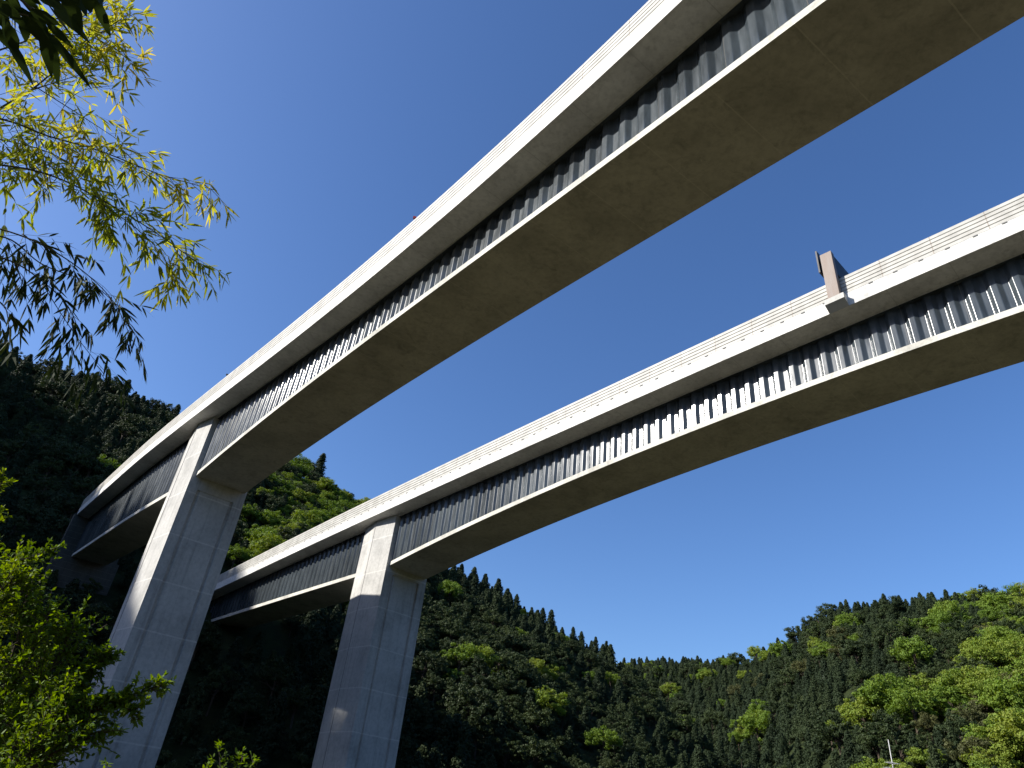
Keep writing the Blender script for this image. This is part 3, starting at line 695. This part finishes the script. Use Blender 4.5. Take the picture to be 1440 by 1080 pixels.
dark_root = bamboo("shaded dark bamboo spray hanging against the sky below the sunlit one, left edge",
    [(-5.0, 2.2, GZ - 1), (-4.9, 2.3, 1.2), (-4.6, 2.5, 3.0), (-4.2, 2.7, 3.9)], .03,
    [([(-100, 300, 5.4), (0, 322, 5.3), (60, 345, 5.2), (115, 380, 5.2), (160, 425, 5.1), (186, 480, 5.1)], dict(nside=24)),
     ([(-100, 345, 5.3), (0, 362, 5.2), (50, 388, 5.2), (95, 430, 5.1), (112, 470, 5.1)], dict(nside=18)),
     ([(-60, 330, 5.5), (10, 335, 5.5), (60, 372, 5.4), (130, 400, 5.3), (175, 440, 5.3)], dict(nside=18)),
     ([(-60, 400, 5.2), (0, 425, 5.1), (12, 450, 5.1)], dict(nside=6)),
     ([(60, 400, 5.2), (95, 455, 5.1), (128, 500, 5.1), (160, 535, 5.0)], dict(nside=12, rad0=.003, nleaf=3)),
     ], M['bamboo_shaded'], kw)
root = bamboo("close dark bamboo spray with large hanging leaves in the top left corner",
    [(-2.5, .5, GZ - 1), (-2.4, .55, .8), (-2.1, .6, 2.0), (-1.75, .72, 2.5)], .018, [], M['bamboo_shaded'], {})
tw = MB(); lv = MB()
stems = [[(-180, -120, 1.95), (-90, -70, 1.9), (-10, -30, 1.85), (60, -12, 1.8), (105, -20, 1.8)], [(-90, -70, 1.9), (-40, -20, 1.85), (0, 10, 1.82), (40, 22, 1.8)], [(-10, -30, 1.85), (30, 0, 1.8), (62, 30, 1.78)]]
for st_ in stems: tw.tube(smooth_line(px_line(st_), 16), np.linspace(.004, .0015, 16), 5)
hand = [(131, -6, 155, 52), (100, -8, 116, 46), (108, -12, 121, 22), (122, -10, 127, 18), (136, -16, 142, 6), (60, 38, 127, 124), (62, 28, 104, 69), (78, 8, 126, 61), (58, 40, 72, 108), (66, 44, 82, 120), (2, 40, 45, 118), (10, 30, 24, 82),
        (18, 8, 64, 42), (-4, -4, 40, 44), (40, 14, 86, 36), (70, -6, 100, 40), (84, -14, 108, 30), (-10, 10, 20, 52), (30, -10, 62, 32), (46, -16, 84, 14), (52, 18, 66, 66), (4, -14, 34, 24), (-14, 30, 14, 70), (40, 26, 58, 60), (90, -20, 112, 8), (60, -20, 92, 4), (20, -20, 60, 8), (-16, -10, 12, 26), (34, 20, 36, 58)]
for (u0, v0, u1, v1_) in hand:
    dd = rng.uniform(1.72, 1.9); p0, p1 = at(u0, v0, dd), at(u1, v1_, dd + rng.uniform(-.06, .02)); L_ = np.linalg.norm(p1 - p0)
    leaf(lv, p0, p1 - p0 + np.array([0, 0, .10 * L_]), np.cross(p1 - p0, np.cross(p1 - p0, -p0)) * -1 / (L_ * L_) + .35 * unit(1)[0], L_ * 1.0, rng.uniform(.017, .023), .10)
    if v1_ < 90: leaf(lv, at(u0 + rng.uniform(-14, 10), v0 - rng.uniform(0, 14), dd + .05), p1 - p0 + unit(1)[0] * .05 * L_, np.array([.3, -.7, .6]) + .6 * unit(1)[0], L_ * rng.uniform(.7, 1.0), rng.uniform(.015, .021), .12)
b_ = part("branch", tw, M['twig'], root); part("leaves", lv, M['bamboo_shaded'], b_)
def shade_tuft(root, centre, ext, n, ln):            # unseen leaf clump added on the sun side to shade the spray
    lv, tw = MB(), MB(); tw.tube([wloc(root) + np.array([0, 0, 1.0]), np.asarray(centre)], [.01, .004], 5)
    for i in range(n):
        q = unit(1)[0] * rng.uniform(.2, 1) ** .5 * np.asarray(ext); dd = unit(1)[0]; dd[2] -= .6
        leaf(lv, np.asarray(centre) + q, dd, unit(1)[0], ln * rng.uniform(.7, 1.1), .022, .2)
    b_ = part("branch", tw, M['twig'], root); part("leaves", lv, M['bamboo_shaded'], b_)
corner = at(70, 40, 1.8); shade_tuft(root, corner + sun_dir * 1.35, (.30, .50, .50), 420, .15)
lowc = at(85, 400, 5.2); shade_tuft(dark_root, lowc + sun_dir * 2.6, (.5, 1.1, .75), 900, .14)

def leafy(lv, tw, line, rad0, n, leaf_len, leaf_w, spread, per=7, up=.3):
    """a leafy twig: stem, side shoots and rosettes of oval leaves"""
    P = smooth_line(line, 24); tw.tube(P, np.linspace(rad0, rad0 * .3, 24), 5)
    for i in range(n):
        t_ = (i + rng.uniform()) / n; k_ = min(int(t_ * 23), 22); p = P[k_]; d = P[k_ + 1] - P[k_]; d /= np.linalg.norm(d)
        e = d * .6 + unit(1)[0]; e[2] += up; e /= np.linalg.norm(e); L_ = spread * rng.uniform(.3, 1.1) * (1.1 - .5 * t_)
        q = [p, p + e * L_ * .5, p + e * L_]; tw.tube(q, [rad0 * .3, rad0 * .22, rad0 * .12], 4)
        for j in range(per):
            s_ = rng.uniform(.25, 1.02); b = p + e * L_ * s_; dd = e * .7 + unit(1)[0] * .9; dd[2] += up * .4
            leaf(lv, b, dd, unit(1)[0] * .7 + np.array([0, 0, 1.0]), leaf_len * rng.uniform(.6, 1.2), leaf_w * rng.uniform(.8, 1.2), .12)
base = np.array([-5.6, 5.6, GZ - .6])
tree = link("leafy_tree", None, loc=base); tag(tree, "bright green small-leaved tree filling the lower left corner", "tree")
mb = MB(); mb.tube(smooth_line([base, base + (.2, .1, 1.2), base + (.5, .3, 2.2), base + (.8, .6, 3.4)], 12), np.linspace(.10, .03, 12), 8); part("trunk", mb, M['bark'], tree)
limbs = [
    [(-120, 1150, 8.0), (-40, 1040, 7.8), (10, 940, 7.6), (30, 870, 7.5), (25, 835, 7.5)],
    [(-120, 1150, 8.0), (-20, 1050, 7.6), (50, 970, 7.3), (90, 915, 7.2), (98, 880, 7.2)],
    [(-60, 1120, 7.8), (20, 1040, 7.3), (90, 1000, 7.0), (160, 985, 6.9), (232, 962, 6.8)],
    [(-60, 1120, 7.8), (20, 1050, 7.2), (90, 1020, 7.0), (150, 995, 6.9), (195, 1000, 6.8)],
    [(20, 1040, 7.3), (80, 985, 7.1), (120, 950, 7.0), (152, 925, 7.0)],
    [(-120, 1000, 8.0), (-60, 900, 7.9), (0, 805, 7.8), (40, 785, 7.8), (76, 772, 7.8)],
    [(-120, 960, 8.2), (-70, 860, 8.1), (-25, 780, 8.0), (-5, 700, 8.0), (4, 675, 8.0)],
    [(-120, 1120, 7.8), (-60, 1000, 7.6), (-20, 900, 7.5), (-5, 840, 7.5), (20, 815, 7.5)],
    [(-60, 1160, 7.4), (10, 1110, 7.1), (60, 1070, 6.9), (105, 1040, 6.8), (130, 1030, 6.8)],
    [(-100, 1100, 7.9), (-50, 1040, 7.6), (0, 985, 7.4), (40, 930, 7.3), (70, 860, 7.3)],
    [(-40, 1150, 7.2), (0, 1100, 7.0), (40, 1060, 6.9), (70, 1020, 6.9), (95, 985, 6.9)],
    [(-140, 1000, 8.3), (-90, 930, 8.2), (-40, 880, 8.1), (0, 860, 8.0), (50, 845, 8.0)],
    [(-100, 1130, 8.4), (-40, 1060, 8.3), (10, 1010, 8.2), (50, 950, 8.1), (60, 900, 8.0)],
    [(-80, 1200, 8.2), (-10, 1130, 8.0), (40, 1080, 7.8), (80, 1030, 7.6), (120, 1000, 7.5)],
    [(-140, 960, 8.6), (-80, 890, 8.5), (-30, 840, 8.4), (10, 800, 8.3), (30, 790, 8.3)],
]
for i, ln in enumerate(limbs):
    lv, tw = MB(), MB(); leafy(lv, tw, px_line(ln), .014, 120 if i not in (5, 6) else 46, .050, .0215, .48 if i not in (2, 3, 4, 5, 6) else .24, 17)
    b = part("limb", tw, M['bark'], tree); part("leaves", lv, M['bush_leaf'], b)

sb = at(322, 1160, 9.5); sp_ = link("shrub", None, loc=sb); tag(sp_, "small fresh-green shrub tip showing at the bottom edge between the piers", "shrub")
lv, tw = MB(), MB()
for ln in ([(322, 1160, 9.5), (312, 1100, 9.5), (308, 1052, 9.5)], [(322, 1160, 9.5), (330, 1105, 9.4), (342, 1064, 9.4)], [(322, 1160, 9.5), (345, 1115, 9.4), (356, 1070, 9.3)], [(322, 1160, 9.5), (300, 1120, 9.5), (292, 1076, 9.5)]):
    leafy(lv, tw, px_line(ln), .01, 22, .07, .026, .22, 7, .6)
part("stems", tw, M['twig'], sp_); part("leaves", lv, M['bush_leaf'], sp_)
sb = at(148, 1150, 9.0); sp_ = link("shrub", None, loc=sb); tag(sp_, "lone green shoot poking up before the foot of the nearer pier", "shrub")
lv, tw = MB(), MB(); leafy(lv, tw, px_line([(148, 1150, 9.0), (147, 1110, 9.0), (150, 1073, 9.0)]), .008, 10, .06, .022, .14, 6, .6)
part("stems", tw, M['twig'], sp_); part("leaves", lv, M['bush_leaf'], sp_)

# ------------------------------------------------------------------ antenna
top = at(1249, 1040, 52); bs = np.array([top[0], top[1], GZ - 1.8]); an = link("antenna", None, loc=bs); tag(an, "thin pale antenna mast with short crossbars at the bottom right", "antenna")
mb = MB(); mb.tube([bs, top], [.05, .03], 6); part("mast", mb, M['aluminium'], an)
ax = np.array([.9, .43, 0])
for (dz, w_) in ((1.25, .40), (1.55, .62), (1.95, .50)):
    mb = MB(); mb.tube([top - zz * dz - ax * w_, top - zz * dz + ax * w_], [.02, .02], 5)
    for s_ in np.linspace(-1, 1, 6): mb.tube([top - zz * dz + ax * w_ * s_ - np.array([-.2, .4, 0]) * .5, top - zz * dz + ax * w_ * s_ + np.array([-.2, .4, 0]) * .5], [.012, .012], 4)
    part("crossbar", mb, M['aluminium'], an)
